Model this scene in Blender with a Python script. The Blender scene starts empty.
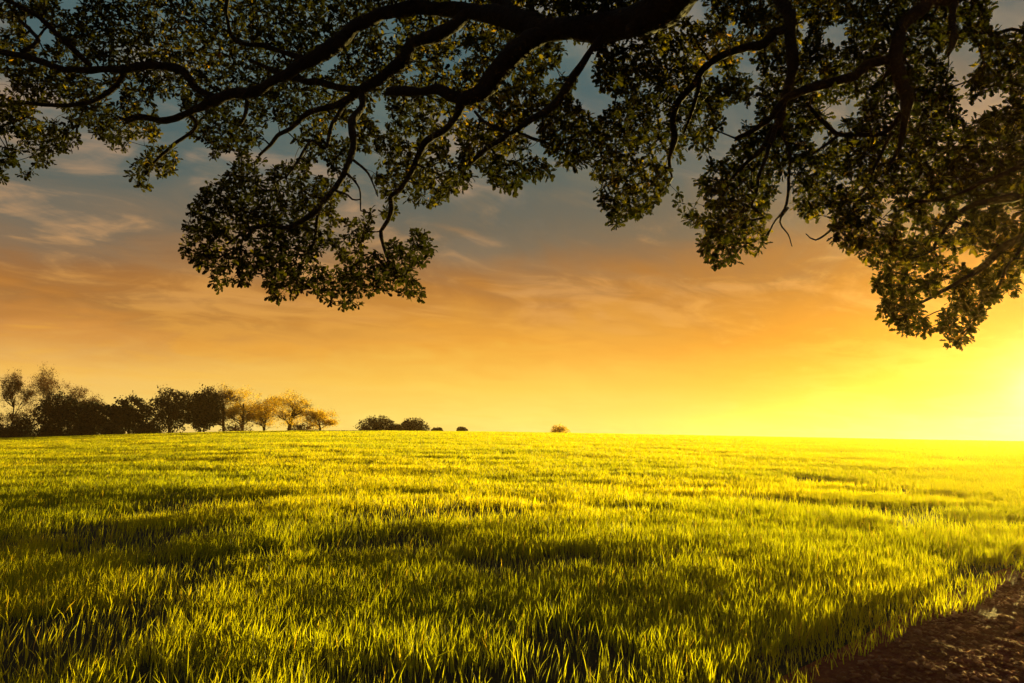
import bpy, math, random
import numpy as np
from mathutils import Vector, Matrix

sc = bpy.context.scene
R = math.radians

# ------------------------------------------------------------------ camera
EYE = 1.5
PITCH = math.atan((445.0 - 341.5) / 682.67)
cam_d = bpy.data.cameras.new("camera")
cam_d.lens = 24.0
cam_d.sensor_width = 36.0
cam_d.clip_start = 0.05
cam_d.clip_end = 5000.0
cam = bpy.data.objects.new("camera", cam_d)
sc.collection.objects.link(cam)
cam.location = (0, 0, EYE)
cam.rotation_euler = (math.pi / 2 + PITCH, 0, 0)
sc.camera = cam

# ------------------------------------------------------------------ light
SUN_AZ = 38.5      # degrees to the right of the view direction (+Y)
SUN_EL = 4.6
HAZE = 0.0003
sd = bpy.data.lights.new("sun", 'SUN')
sd.energy = 5.0
sd.angle = R(0.6)
sd.color = (1.0, 0.77, 0.19)
sun = bpy.data.objects.new("sun", sd)
sc.collection.objects.link(sun)
sdir = Vector((math.sin(R(SUN_AZ)) * math.cos(R(SUN_EL)), math.cos(R(SUN_AZ)) * math.cos(R(SUN_EL)), math.sin(R(SUN_EL))))
sun.rotation_euler = sdir.to_track_quat('Z', 'Y').to_euler()
sun.location = sdir * 60

sc.view_settings.view_transform = 'Standard'
sc.view_settings.look = 'None'
sc.view_settings.gamma = 1.0
sc.view_settings.use_curve_mapping = False
sc.view_settings.exposure = 1.7
cy = sc.cycles
cy.max_bounces = 7
cy.diffuse_bounces = 2
cy.glossy_bounces = 2
cy.transmission_bounces = 4
cy.transparent_max_bounces = 8
cy.volume_bounces = 0
cy.use_denoising = True


def s2l(c):
    out = []
    for v in c[:3]:
        v = v / 255.0
        out.append(v / 12.92 if v <= 0.04045 else ((v + 0.055) / 1.055) ** 2.4)
    return tuple(out) + (1.0,)


class NT:
    """small helper for writing node trees"""
    def __init__(self, tree):
        self.t = tree
        self.n = tree.nodes
        self.l = tree.links

    def add(self, kind, **kw):
        nd = self.n.new(kind)
        for k, v in kw.items():
            setattr(nd, k, v)
        return nd

    def put(self, sock, v):
        if hasattr(v, 'is_output') or isinstance(v, bpy.types.NodeSocket):
            self.l.new(v, sock)
        else:
            sock.default_value = v

    def math(self, op, a, b=None, c=None, clamp=False):
        nd = self.add('ShaderNodeMath', operation=op, use_clamp=clamp)
        self.put(nd.inputs[0], a)
        if b is not None:
            self.put(nd.inputs[1], b)
        if c is not None:
            self.put(nd.inputs[2], c)
        return nd.outputs[0]

    def maprange(self, v, a, b, c=0.0, d=1.0, smooth=True):
        nd = self.add('ShaderNodeMapRange', interpolation_type='SMOOTHSTEP' if smooth else 'LINEAR')
        self.put(nd.inputs['Value'], v)
        nd.inputs['From Min'].default_value = a
        nd.inputs['From Max'].default_value = b
        nd.inputs['To Min'].default_value = c
        nd.inputs['To Max'].default_value = d
        return nd.outputs[0]

    def mix(self, f, a, b, blend='MIX'):
        nd = self.add('ShaderNodeMix', data_type='RGBA', blend_type=blend)
        self.put(nd.inputs['Factor'], f)
        self.put(nd.inputs['A'], a) if False else None
        ia = [s for s in nd.inputs if s.name == 'A' and s.type == 'RGBA'][0]
        ib = [s for s in nd.inputs if s.name == 'B' and s.type == 'RGBA'][0]
        self.put(ia, a)
        self.put(ib, b)
        return [s for s in nd.outputs if s.type == 'RGBA'][0]

    def ramp(self, f, stops, interp='LINEAR'):
        nd = self.add('ShaderNodeValToRGB')
        cr = nd.color_ramp
        cr.interpolation = interp
        while len(cr.elements) > 1:
            cr.elements.remove(cr.elements[-1])
        cr.elements[0].position = stops[0][0]
        cr.elements[0].color = stops[0][1]
        for p, c in stops[1:]:
            e = cr.elements.new(p)
            e.color = c
        self.put(nd.inputs[0], f)
        return nd.outputs[0]

    def noise(self, vec, scale, detail=4.0, rough=0.5, dist=0.0):
        nd = self.add('ShaderNodeTexNoise')
        self.put(nd.inputs['Vector'], vec)
        nd.inputs['Scale'].default_value = scale
        nd.inputs['Detail'].default_value = detail
        nd.inputs['Roughness'].default_value = rough
        nd.inputs['Distortion'].default_value = dist
        return nd.outputs['Fac']

    def comb(self, x, y, z):
        nd = self.add('ShaderNodeCombineXYZ')
        self.put(nd.inputs[0], x); self.put(nd.inputs[1], y); self.put(nd.inputs[2], z)
        return nd.outputs[0]


# ------------------------------------------------------------------ sky
world = bpy.data.worlds.new("World")
sc.world = world
world.use_nodes = True
w = NT(world.node_tree)
w.n.clear()
wout = w.add('ShaderNodeOutputWorld')
bg = w.add('ShaderNodeBackground')
w.l.new(bg.outputs[0], wout.inputs['Surface'])
tc = w.add('ShaderNodeTexCoord')
sep = w.add('ShaderNodeSeparateXYZ')
w.l.new(tc.outputs['Generated'], sep.inputs[0])
X, Y, Z = sep.outputs
el = w.math('MULTIPLY', w.math('ARCSINE', Z), 57.2958)
az = w.math('MULTIPLY', w.math('ARCTAN2', X, Y), 57.2958)
# thin high cloud deck: coordinates on a plane overhead, so streaks converge at the horizon
zz = w.math('ADD', w.math('MAXIMUM', Z, 0.0), 0.16)
px_ = w.math('DIVIDE', X, zz)
py_ = w.math('DIVIDE', Y, zz)
ca, sa = math.cos(R(-26)), math.sin(R(-26))
rx = w.math('ADD', w.math('MULTIPLY', px_, ca), w.math('MULTIPLY', py_, -sa))
ry = w.math('ADD', w.math('MULTIPLY', px_, sa), w.math('MULTIPLY', py_, ca))
pc = w.comb(w.math('MULTIPLY', rx, 0.8), ry, 0.0)
n_big = w.noise(pc, 0.9, 4, 0.5, 0.6)
n_mid = w.noise(pc, 2.4, 6, 0.56, 1.3)
n_fine = w.noise(w.comb(w.math('MULTIPLY', rx, 0.6), ry, 3.7), 5.0, 6, 0.6, 0.8)
n_soft = w.noise(w.comb(w.math('MULTIPLY', rx, 0.7), ry, 9.2), 1.5, 3, 0.5, 0.8)
# wobble the elevation so the bands of colour are not straight
warp = w.math('MULTIPLY', w.math('SUBTRACT', n_big, 0.5), 9.0)
warp2 = w.math('MULTIPLY', w.math('SUBTRACT', n_mid, 0.5), 5.0)
wf = w.maprange(el, 0.5, 14, 0.0, 1.0)
elw = w.math('ADD', el, w.math('MULTIPLY', w.math('ADD', warp, warp2), wf))
e = w.math('DIVIDE', elw, 40.0, clamp=True)


def st(lst):
    return [(a / 40.0, s2l(c)) for a, c in lst]


rampL = w.ramp(e, st([(0, (252, 216, 120)), (2, (249, 209, 114)), (5, (242, 190, 101)), (7.5, (206, 144, 76)), (10, (156, 108, 60)), (13, (146, 112, 78)), (16, (120, 108, 90)), (20, (92, 102, 97)), (26, (82, 102, 102)), (33, (80, 104, 106)), (40, (76, 101, 106))]))
rampC = w.ramp(e, st([(0, (255, 232, 128)), (2.5, (255, 224, 108)), (5, (252, 206, 86)), (8.3, (240, 172, 66)), (12, (204, 142, 66)), (15, (172, 126, 76)), (18, (144, 118, 86)), (22, (114, 112, 96)), (26, (98, 110, 102)), (33, (94, 112, 108)), (40, (88, 108, 108))]))
rampR = w.ramp(e, st([(0, (255, 222, 105)), (2, (250, 194, 50)), (5, (232, 154, 12)), (8, (206, 126, 8)), (12, (178, 114, 42)), (16, (150, 108, 66)), (21, (126, 108, 86)), (28, (118, 108, 96)), (40, (107, 100, 92))]))
rampB = w.ramp(e, st([(0, (120, 96, 92)), (8, (96, 92, 104)), (20, (74, 88, 108)), (40, (62, 84, 108))]))
cL = w.mix(w.maprange(az, -42, 0), rampL, rampC)
cR = w.mix(w.maprange(az, 2, 34), cL, rampR)
aaz = w.math('ABSOLUTE', w.math('SUBTRACT', az, 8.0))
col = w.mix(w.maprange(aaz, 60, 140), cR, rampB)
# peach cloud wisps lit by the low sun, and grey-teal gaps
wsum = w.math('ADD', w.math('MULTIPLY', n_mid, 0.5), w.math('ADD', w.math('MULTIPLY', n_fine, 0.25), w.math('MULTIPLY', n_soft, 0.30)))
wisp = w.maprange(wsum, 0.49, 0.605)
wamt = w.math('MULTIPLY', wisp, w.maprange(el, 3, 15, 0.25, 0.9))
peach = w.ramp(e, st([(0, (255, 232, 136)), (5, (252, 198, 80)), (8, (242, 172, 62)), (12, (218, 156, 80)), (17, (192, 148, 102)), (22, (166, 138, 110)), (30, (132, 124, 110)), (40, (116, 116, 112))]))
col = w.mix(wamt, col, peach)
gap = w.maprange(w.math('ADD', w.math('MULTIPLY', n_big, 0.65), w.math('MULTIPLY', n_fine, 0.35)), 0.57, 0.43)
gamt = w.math('MULTIPLY', gap, w.maprange(el, 5, 18, 0.15, 0.85))
gapc = w.ramp(e, st([(0, (240, 176, 60)), (5, (240, 166, 50)), (8, (214, 136, 42)), (12, (162, 106, 50)), (16, (104, 100, 86)), (21, (76, 95, 94)), (30, (68, 94, 98)), (40, (64, 90, 98))]))
col = w.mix(gamt, col, gapc)
# glow round the sun
dotn = w.add('ShaderNodeVectorMath', operation='DOT_PRODUCT')
w.l.new(tc.outputs['Generated'], dotn.inputs[0])
gd = Vector((math.sin(R(SUN_AZ)) * math.cos(R(3.6)), math.cos(R(SUN_AZ)) * math.cos(R(3.6)), math.sin(R(3.6))))
dotn.inputs[1].default_value = gd
ang = w.math('MULTIPLY', w.math('ARCCOSINE', w.math('MINIMUM', dotn.outputs['Value'], 0.999999)), 57.2958)
g1 = w.math('POWER', 2.718, w.math('MULTIPLY', ang, -1 / 1.5))
g2 = w.math('POWER', 2.718, w.math('MULTIPLY', ang, -1 / 9.0))
glow = w.mix(w.math('MULTIPLY', g1, 1.0), (0, 0, 0, 1), (1.3, 1.1, 0.8, 1))
glow2 = w.mix(w.math('MULTIPLY', g2, 1.0), (0, 0, 0, 1), (0.10, 0.06, 0.0, 1))
col = w.mix(1.0, col, glow, 'ADD')
col = w.mix(1.0, col, glow2, 'ADD')
sky = w.add('ShaderNodeTexSky', sky_type='NISHITA', sun_disc=False)
sky.sun_elevation = R(SUN_EL)
sky.sun_rotation = R(SUN_AZ)
fin = w.add('ShaderNodeVectorMath', operation='SCALE')
w.l.new(col, fin.inputs[0])
fin.inputs['Scale'].default_value = 2.6
# the Nishita sky and the cloud deck together, at daylight-sky strength
skm = w.mix(0.002, fin.outputs[0], sky.outputs[0])
w.l.new(skm, bg.inputs['Color'])
bg.inputs['Strength'].default_value = 0.12

# ------------------------------------------------------------------ small maths
CAMP = Vector((0, 0, EYE))
FW = np.array([0, math.cos(PITCH), math.sin(PITCH)])
UP = np.array([0, -math.sin(PITCH), math.cos(PITCH)])
RT = np.array([1.0, 0, 0])
FPX = 682.67


def unproj(c, r, y):
    """picture coordinates of a sketch -> a real place, y metres ahead"""
    c = np.asarray(c, float); r = np.asarray(r, float); y = np.asarray(y, float)
    d = ((c - 512) / FPX)[..., None] * RT + ((341.5 - r) / FPX)[..., None] * UP + FW
    t = y / d[..., 1]
    return d * t[..., None] + np.array([0, 0, EYE])


def hash2(ix, iy, s):
    h = (ix.astype(np.int64) * 374761393 + iy.astype(np.int64) * 668265263 + s * 1274126177) & 0xFFFFFFFF
    h = ((h ^ (h >> 13)) * 1274126177) & 0xFFFFFFFF
    h = h ^ (h >> 16)
    return (h & 0xFFFFFF) / float(0xFFFFFF)


def vnoise(x, y, s=0):
    ix = np.floor(x); iy = np.floor(y)
    fx = x - ix; fy = y - iy
    fx = fx * fx * fx * (fx * (fx * 6 - 15) + 10); fy = fy * fy * fy * (fy * (fy * 6 - 15) + 10)
    a = hash2(ix, iy, s); b = hash2(ix + 1, iy, s); c = hash2(ix, iy + 1, s); d = hash2(ix + 1, iy + 1, s)
    return (a * (1 - fx) + b * fx) * (1 - fy) + (c * (1 - fx) + d * fx) * fy


def fbm(x, y, s=0, o=3):
    t = 0; a = 1; n = 0
    for k in range(o):
        t = t + a * vnoise(x * 2 ** k + 17.3 * k, y * 2 ** k - 9.1 * k, s + k); n += a; a *= 0.5
    return t / n


# ------------------------------------------------------------------ terrain
def fprof(y):
    y = np.maximum(y, 0)
    b = np.clip(y, 98, 150) - 98
    f = np.minimum(y, 98) + (b - b * b / 50.0)
    f = f - np.maximum(y - 150, 0) * 1.0
    return np.maximum(f, 98 - 130)


crest_cols = np.array([-300, -120, 0, 60, 120, 200, 260, 330, 400, 500, 600, 700, 800, 900, 1024, 1200, 1400], float)
crest_rows = np.array([444, 441, 437.5, 436, 434.2, 432, 430.6, 430.2, 430.5, 431.5, 433.2, 435.2, 437, 439, 441, 443, 444], float)
_ys = np.linspace(60, 160, 201)
_fy = fprof(_ys)
ks = []
for rr in crest_rows:
    tgt = (445.0 - rr) / FPX
    lo, hi = 0.0, 0.08
    for _ in range(40):
        m = (lo + hi) / 2
        if ((m * _fy + 0.26 - EYE) / _ys).max() < tgt:
            lo = m
        else:
            hi = m
    ks.append(m)
crest_u = (crest_cols - 512) / FPX
ks = np.array(ks)
uu = np.linspace(crest_u[0], crest_u[-1], 400)
kk = np.interp(uu, crest_u, ks)
kern = np.hanning(31); kern /= kern.sum()
kk = np.convolve(np.pad(kk, 15, 'edge'), kern, 'valid')


def bumps(x, y):
    near = np.clip((y - 1.5) / 3.0, 0, 1) * np.clip(1.2 - y / 130.0, 0.25, 1)
    b = 0.11 * (fbm(x / 8.0 + 3.1, y / 5.0 + 1.7, 5, 2) - 0.5)
    b = b + 0.075 * (vnoise(x / 3.0 + 8, y / 1.9, 9) - 0.5)
    return b * near * np.clip(1.0 - 0.6 * (x / np.maximum(y, 1.0)), 0.5, 1.1)


def shade_shelf(x, y):
    # step added to the ground, its slope turned from the sun to darken the foreground
    u = np.clip(x / np.maximum(y, 0.8), -1.4, 1.4)
    yr = np.interp(u, [-1.4, -0.6, 0.0, 0.25, 0.6, 1.0], [11.5, 11.3, 10.4, 8.4, 6.4, 6.0]) + 1.3 * (vnoise(u * 5 + 30, u * 0 + 3, 61) - 0.5)
    t = np.clip((yr - y) / 3.8, 0, 1)
    d = np.interp(u, [-1.4, -0.2, 0.3, 0.8], [0.16, 0.15, 0.10, 0.07])
    return -d * t * t * (3 - 2 * t)


def terrain(x, y):
    x = np.asarray(x, float); y = np.asarray(y, float)
    u = np.clip(x / np.maximum(y, 0.5), uu[0], uu[-1])
    k = np.interp(u, uu, kk)
    return k * fprof(y) + bumps(x, y) * 0.8 + shade_shelf(x, y)


# edge of the crop beside the dirt path (a slightly curved line running away to the right)
def ground_hit(c, r):
    d = (c - 512) / FPX * RT + (341.5 - r) / FPX * UP + FW
    t = -(EYE + 0.08) / d[2]
    return d * t


pA = ground_hit(868, 683); pB = ground_hit(1056, 584)
edge_dir = (pB - pA)[:2] / np.linalg.norm((pB - pA)[:2])
edge_n = np.array([edge_dir[1], -edge_dir[0]])     # points on to the path


def path_dist(x, y):
    """signed distance over the crop edge, positive on the path"""
    s = (x - pA[0]) * edge_n[0] + (y - pA[1]) * edge_n[1]
    t = (x - pA[0]) * edge_dir[0] + (y - pA[1]) * edge_dir[1]
    s = s - 0.012 * np.maximum(t, 0) ** 2 * 0 + 0.22 * (vnoise(t / 1.1, t * 0, 31) - 0.5) + 0.10 * (vnoise(t / 0.3, t * 0, 33) - 0.5)
    return s, t


PATH_W = 3.6


# ------------------------------------------------------------------ mesh helpers
def new_obj(name, verts, faces_idx, nper, mat, parent=None, smooth=False, attrs=None):
    """fast mesh from numpy arrays; faces_idx flat array, nper verts per face (int or array)"""
    verts = np.asarray(verts, np.float32).reshape(-1, 3)
    faces_idx = np.asarray(faces_idx, np.int32).ravel()
    if np.isscalar(nper):
        nf = len(faces_idx) // nper
        tot_ = np.full(nf, nper, np.int32)
    else:
        tot_ = np.asarray(nper, np.int32); nf = len(tot_)
    start = np.zeros(nf, np.int32); start[1:] = np.cumsum(tot_)[:-1]
    me = bpy.data.meshes.new(name)
    me.vertices.add(len(verts)); me.vertices.foreach_set('co', verts.ravel())
    me.loops.add(len(faces_idx)); me.loops.foreach_set('vertex_index', faces_idx)
    me.polygons.add(nf); me.polygons.foreach_set('loop_start', start)
    try:
        me.polygons.foreach_set('loop_total', tot_)
    except Exception:
        pass
    if smooth:
        me.polygons.foreach_set('use_smooth', np.ones(nf, bool))
    for an, av in (attrs or {}).items():
        a = me.attributes.new(an, 'FLOAT', 'POINT')
        a.data.foreach_set('value', np.asarray(av, np.float32))
    me.update(calc_edges=True)
    me.materials.append(mat)
    o = bpy.data.objects.new(name, me)
    sc.collection.objects.link(o)
    if parent is not None:
        o.parent = parent
    return o


def tag(o, label=None, cat=None, group=None, kind=None):
    if label: o['label'] = label
    if cat: o['category'] = cat
    if group: o['group'] = group
    if kind: o['kind'] = kind
    return o


def empty(name, loc):
    o = bpy.data.objects.new(name, None)
    sc.collection.objects.link(o)
    o.location = loc
    o.empty_display_size = 0.5
    return o


class Tubes:
    def __init__(self):
        self.v = []; self.f = []; self.n = 0

    def add(self, pts, rad, sides=6, bark=0.0, rng=None, cap=True):
        pts = np.asarray(pts, float); rad = np.asarray(rad, float)
        n = len(pts)
        if n < 2:
            return
        tan = np.gradient(pts, axis=0)
        tan /= np.linalg.norm(tan, axis=1)[:, None] + 1e-9
        ref = np.array([0, 0, 1.0]) if abs(tan[0][2]) < 0.9 else np.array([1.0, 0, 0])
        rings = []
        a = np.arange(sides) / sides * 2 * math.pi
        for i in range(n):
            nn = ref - tan[i] * ref.dot(tan[i]); nn /= np.linalg.norm(nn) + 1e-9
            ref = nn
            bb = np.cross(tan[i], nn)
            rr = np.full(sides, rad[i])
            if bark > 0:
                rr = rr * (1 + bark * (rng.random(sides) - 0.5) * 2)
            rings.append(pts[i] + (np.cos(a)[:, None] * nn + np.sin(a)[:, None] * bb) * rr[:, None])
        V = np.vstack(rings)
        i = np.arange(n - 1)[:, None] * sides
        j = np.arange(sides)[None, :]
        j2 = (j + 1) % sides
        F = np.stack([i + j, i + j2, i + sides + j2, i + sides + j], -1).reshape(-1, 4)
        self.v.append(V); self.f.append(F + self.n); self.n += len(V)
        if cap:
            for ring_i, p in ((0, pts[0] - tan[0] * rad[0] * 0.4), (n - 1, pts[-1] + tan[-1] * rad[-1] * 0.6)):
                c = self.n; self.v.append(p[None, :]); self.n += 1
                base = c - len(V) - (0 if ring_i == 0 else 1) + ring_i * sides
                ff = np.stack([base + np.arange(sides), base + (np.arange(sides) + 1) % sides, np.full(sides, c), np.full(sides, c)], -1)
                self.tri = getattr(self, 'tri', []); self.tri.append(ff[:, :3])

    def build(self, name, mat, parent=None, origin=None):
        V = np.vstack(self.v)
        if origin is not None:
            V = V - np.asarray(origin)
        F = np.vstack(self.f)
        tri = np.vstack(self.tri) if getattr(self, 'tri', None) else np.zeros((0, 3), int)
        idx = np.concatenate([F.ravel(), tri.ravel()])
        nper = np.concatenate([np.full(len(F), 4), np.full(len(tri), 3)])
        return new_obj(name, V, idx, nper, mat, parent, smooth=True)


def catmull(P, step):
    """resample polyline with a smooth curve; P (n,k) any columns, step in units of first three"""
    P = np.asarray(P, float)
    if len(P) < 3:
        n = max(2, int(np.linalg.norm(P[-1][:3] - P[0][:3]) / step) + 1)
        t = np.linspace(0, 1, n)[:, None]
        return P[0] * (1 - t) + P[-1] * t
    Q = np.vstack([2 * P[0] - P[1], P, 2 * P[-1] - P[-2]])
    out = []
    for i in range(1, len(Q) - 2):
        seg = np.linalg.norm(Q[i + 1][:3] - Q[i][:3])
        n = max(1, int(round(seg / step)))
        t = (np.arange(n) / n)[:, None]
        p0, p1, p2, p3 = Q[i - 1], Q[i], Q[i + 1], Q[i + 2]
        out.append(0.5 * ((2 * p1) + (-p0 + p2) * t + (2 * p0 - 5 * p1 + 4 * p2 - p3) * t ** 2 + (-p0 + 3 * p1 - 3 * p2 + p3) * t ** 3))
    out.append(Q[-2][None, :])
    return np.vstack(out)


# ------------------------------------------------------------------ materials
def mat_new(name):
    m = bpy.data.materials.new(name)
    m.use_nodes = True
    t = NT(m.node_tree)
    t.n.clear()
    out = t.add('ShaderNodeOutputMaterial')
    return m, t, out


def leaf_mat(name, stops, trans, tcol_gain, rough=0.5, spec=0.3, attr='tint'):
    """thin leaf: reflects on one side, lets light through on the other"""
    m, t, out = mat_new(name)
    at = t.add('ShaderNodeAttribute', attribute_name=attr)
    colr = t.ramp(at.outputs['Fac'], stops)
    pb = t.add('ShaderNodeBsdfPrincipled')
    t.put(pb.inputs['Base Color'], colr)
    pb.inputs['Roughness'].default_value = rough
    pb.inputs['Specular IOR Level'].default_value = spec
    tr = t.add('ShaderNodeBsdfTranslucent')
    tcol = t.mix(1.0, colr, tcol_gain, 'MULTIPLY')
    t.put(tr.inputs['Color'], tcol)
    mx = t.add('ShaderNodeMixShader')
    mx.inputs[0].default_value = trans
    t.l.new(pb.outputs[0], mx.inputs[1]); t.l.new(tr.outputs[0], mx.inputs[2])
    t.l.new(mx.outputs[0], out.inputs['Surface'])
    return m


def ground_mat(name, c1, c2, c3, scale, bump):
    m, t, out = mat_new(name)
    tcn = t.add('ShaderNodeTexCoord')
    v = tcn.outputs['Object']
    n1 = t.noise(v, scale, 8, 0.65)
    n2 = t.noise(v, scale * 0.12, 3, 0.5)
    c = t.ramp(n1, [(0.3, c1), (0.55, c2), (0.75, c3)])
    c = t.mix(t.maprange(n2, 0.35, 0.65, 0, 0.6), c, c1)
    pb = t.add('ShaderNodeBsdfPrincipled')
    t.put(pb.inputs['Base Color'], c)
    pb.inputs['Roughness'].default_value = 0.95
    pb.inputs['Specular IOR Level'].default_value = 0.2
    b = t.add('ShaderNodeBump')
    b.inputs['Strength'].default_value = 0.8
    b.inputs['Distance'].default_value = bump
    t.put(b.inputs['Height'], t.noise(v, scale * 1.7, 8, 0.7))
    t.l.new(b.outputs[0], pb.inputs['Normal'])
    t.l.new(pb.outputs[0], out.inputs['Surface'])
    return m


def bark_mat(name, c1, c2, scale):
    m, t, out = mat_new(name)
    tcn = t.add('ShaderNodeTexCoord')
    v = tcn.outputs['Object']
    n1 = t.noise(v, scale, 9, 0.7, 0.6)
    vo = t.add('ShaderNodeTexVoronoi', feature='DISTANCE_TO_EDGE')
    vo.inputs['Scale'].default_value = scale * 1.6
    t.put(vo.inputs['Vector'], v)
    c = t.ramp(n1, [(0.3, c1), (0.7, c2)])
    pb = t.add('ShaderNodeBsdfPrincipled')
    t.put(pb.inputs['Base Color'], c)
    pb.inputs['Roughness'].default_value = 0.9
    pb.inputs['Specular IOR Level'].default_value = 0.15
    b = t.add('ShaderNodeBump')
    b.inputs['Strength'].default_value = 0.9
    b.inputs['Distance'].default_value = 0.02
    t.put(b.inputs['Height'], t.math('ADD', n1, t.math('MULTIPLY', vo.outputs['Distance'], 1.5)))
    t.l.new(b.outputs[0], pb.inputs['Normal'])
    t.l.new(pb.outputs[0], out.inputs['Surface'])
    return m


M_soil = ground_mat('field_soil', (0.025, 0.018, 0.009, 1), (0.035, 0.028, 0.012, 1), (0.05, 0.042, 0.018, 1), 3.0, 0.03)
M_path = ground_mat('path_dirt', (0.13, 0.028, 0.012, 1), (0.23, 0.058, 0.024, 1), (0.36, 0.12, 0.05, 1), 14.0, 0.05)
M_stone = ground_mat('gravel_stone', (0.12, 0.03, 0.016, 1), (0.40, 0.16, 0.08, 1), (0.66, 0.38, 0.24, 1), 5.0, 0.01)
M_bark = bark_mat('oak_bark', (0.006, 0.004, 0.003, 1), (0.020, 0.013, 0.009, 1), 9.0)
M_fbark = bark_mat('far_bark', (0.02, 0.012, 0.008, 1), (0.05, 0.03, 0.02, 1), 1.5)
M_grass = leaf_mat('wheat_blade', [(0.0, (0.10, 0.125, 0.006, 1)), (0.5, (0.16, 0.172, 0.007, 1)), (0.85, (0.22, 0.205, 0.008, 1)), (1.0, (0.24, 0.18, 0.04, 1))], 0.66, (3.8, 3.3, 0.6, 1), 0.5, 0.25)
M_oakleaf = leaf_mat('oak_leaf', [(0.0, (0.005, 0.007, 0.002, 1)), (0.45, (0.010, 0.012, 0.003, 1)), (0.7, (0.026, 0.028, 0.005, 1)), (0.93, (0.10, 0.088, 0.010, 1)), (1.0, (0.13, 0.08, 0.012, 1))], 0.45, (2.8, 2.3, 0.6, 1), 0.85, 0.03)  # colour ramp runs from leaves in shade to leaves with sun through them
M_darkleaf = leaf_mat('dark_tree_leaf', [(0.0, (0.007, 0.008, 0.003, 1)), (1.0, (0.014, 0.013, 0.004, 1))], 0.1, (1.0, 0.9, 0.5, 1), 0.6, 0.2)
M_brownleaf = leaf_mat('brown_tree_leaf', [(0.0, (0.03, 0.014, 0.006, 1)), (1.0, (0.08, 0.035, 0.012, 1))], 0.4, (1.6, 1.3, 0.8, 1), 0.6, 0.2)
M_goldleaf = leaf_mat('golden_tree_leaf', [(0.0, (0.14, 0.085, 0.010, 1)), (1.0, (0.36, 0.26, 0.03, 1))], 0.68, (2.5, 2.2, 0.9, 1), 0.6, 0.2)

# ------------------------------------------------------------------ ground
def axis(n, a, span, c0):
    t = np.linspace(-1, 1, n)
    return c0 + span * np.sinh(a * t) / math.sinh(a)


gx = axis(360, 6.2, 400, 0.0)
gy = axis(420, 6.0, 400, 6.0)
GX, GY = np.meshgrid(gx, gy)
GZ = terrain(GX, GY)
sd_, td_ = path_dist(GX, GY)
onp = np.clip(sd_ / 0.5, 0, 1) * np.clip((PATH_W + 0.8 - sd_) / 0.8, 0, 1)
GZ = GZ - 0.16 * onp
V = np.stack([GX, GY, GZ], -1).reshape(-1, 3)
ny, nx = GX.shape
ii, jj = np.meshgrid(np.arange(ny - 1), np.arange(nx - 1), indexing='ij')
b0 = (ii * nx + jj).ravel()
F = np.stack([b0, b0 + 1, b0 + nx + 1, b0 + nx], -1)
ground = tag(new_obj('ground', V, F, 4, M_soil, smooth=True), 'rolling field ground under the young crop rising to a low crest', 'ground', kind='structure')


def path_z(x, y):
    s, t = path_dist(x, y)
    lift = np.clip(s / 0.5, 0, 1) * np.clip((PATH_W - s) / 0.5, 0, 1)
    rough = 0.05 * (fbm(x / 0.5, y / 0.5, 51, 3) - 0.5) + 0.075 * (fbm(x / 0.13, y / 0.13, 57, 3) - 0.5)
    rut = -0.05 * np.exp(-((s - 1.0) / 0.28) ** 2) - 0.05 * np.exp(-((s - 2.6) / 0.28) ** 2)
    return terrain(x, y) - 0.05 * np.clip(s / 0.5, 0, 1) + 0.012 + (rough + rut + 0.02) * lift


ts = np.concatenate([np.linspace(-8, -2, 60), np.linspace(-1.95, 9, 440), np.geomspace(9.1, 100, 160)])
ss = np.linspace(-0.25, PATH_W + 0.2, 150)
TT, SS = np.meshgrid(ts, ss, indexing='ij')
PX = pA[0] + edge_dir[0] * TT + edge_n[0] * SS
PY = pA[1] + edge_dir[1] * TT + edge_n[1] * SS
PZ = path_z(PX, PY)
ny, nx = PX.shape
ii, jj = np.meshgrid(np.arange(ny - 1), np.arange(nx - 1), indexing='ij')
b0 = (ii * nx + jj).ravel()
F = np.stack([b0, b0 + nx, b0 + nx + 1, b0 + 1], -1)
path = tag(new_obj('path', np.stack([PX, PY, PZ], -1).reshape(-1, 3), F, 4, M_path, smooth=True), 'reddish brown dirt track beside the crop edge', 'path', kind='structure')

# loose stones and clods on the path
rng = np.random.default_rng(11)
N = 60000
t_ = rng.random(N) ** 1.15 * 16 - 2.5
s_ = -0.02 + rng.random(N) * (PATH_W - 0.1)
sx = pA[0] + edge_dir[0] * t_ + edge_n[0] * s_
sy = pA[1] + edge_dir[1] * t_ + edge_n[1] * s_
keep = vnoise(sx / 0.4, sy / 0.4, 77) + 0.4 * rng.random(N) > 0.42
sx, sy = sx[keep], sy[keep]; N = len(sx)
sz = path_z(sx, sy)
oct_v = np.array([[1, 0, 0], [0.3, 0.9, 0.1], [-0.8, 0.6, 0], [-0.9, -0.5, 0.1], [0.2, -1, 0], [0.1, 0.15, 0.75], [0, 0, -0.5], [-0.5, 0.1, 0.6]])
oct_f = np.array([[0, 1, 5], [1, 2, 5], [2, 7, 5], [2, 3, 7], [3, 4, 7], [4, 5, 7], [4, 0, 5], [1, 0, 6], [2, 1, 6], [3, 2, 6], [4, 3, 6], [0, 4, 6]])
size = 0.007 + 0.026 * rng.random(N) ** 2.4
size[rng.random(N) < 0.02] *= 1.8
j_ = 1 + 0.35 * (rng.random((N, 8, 3)) - 0.5)
ang_ = rng.random(N) * 6.28
SV = oct_v[None] * j_ * size[:, None, None] * np.stack([np.ones(N), 0.5 + 0.5 * rng.random(N), 0.4 + 0.5 * rng.random(N)], -1)[:, None, :]
c_, s__ = np.cos(ang_)[:, None], np.sin(ang_)[:, None]
SV = np.stack([SV[..., 0] * c_ - SV[..., 1] * s__, SV[..., 0] * s__ + SV[..., 1] * c_, SV[..., 2]], -1)
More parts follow.
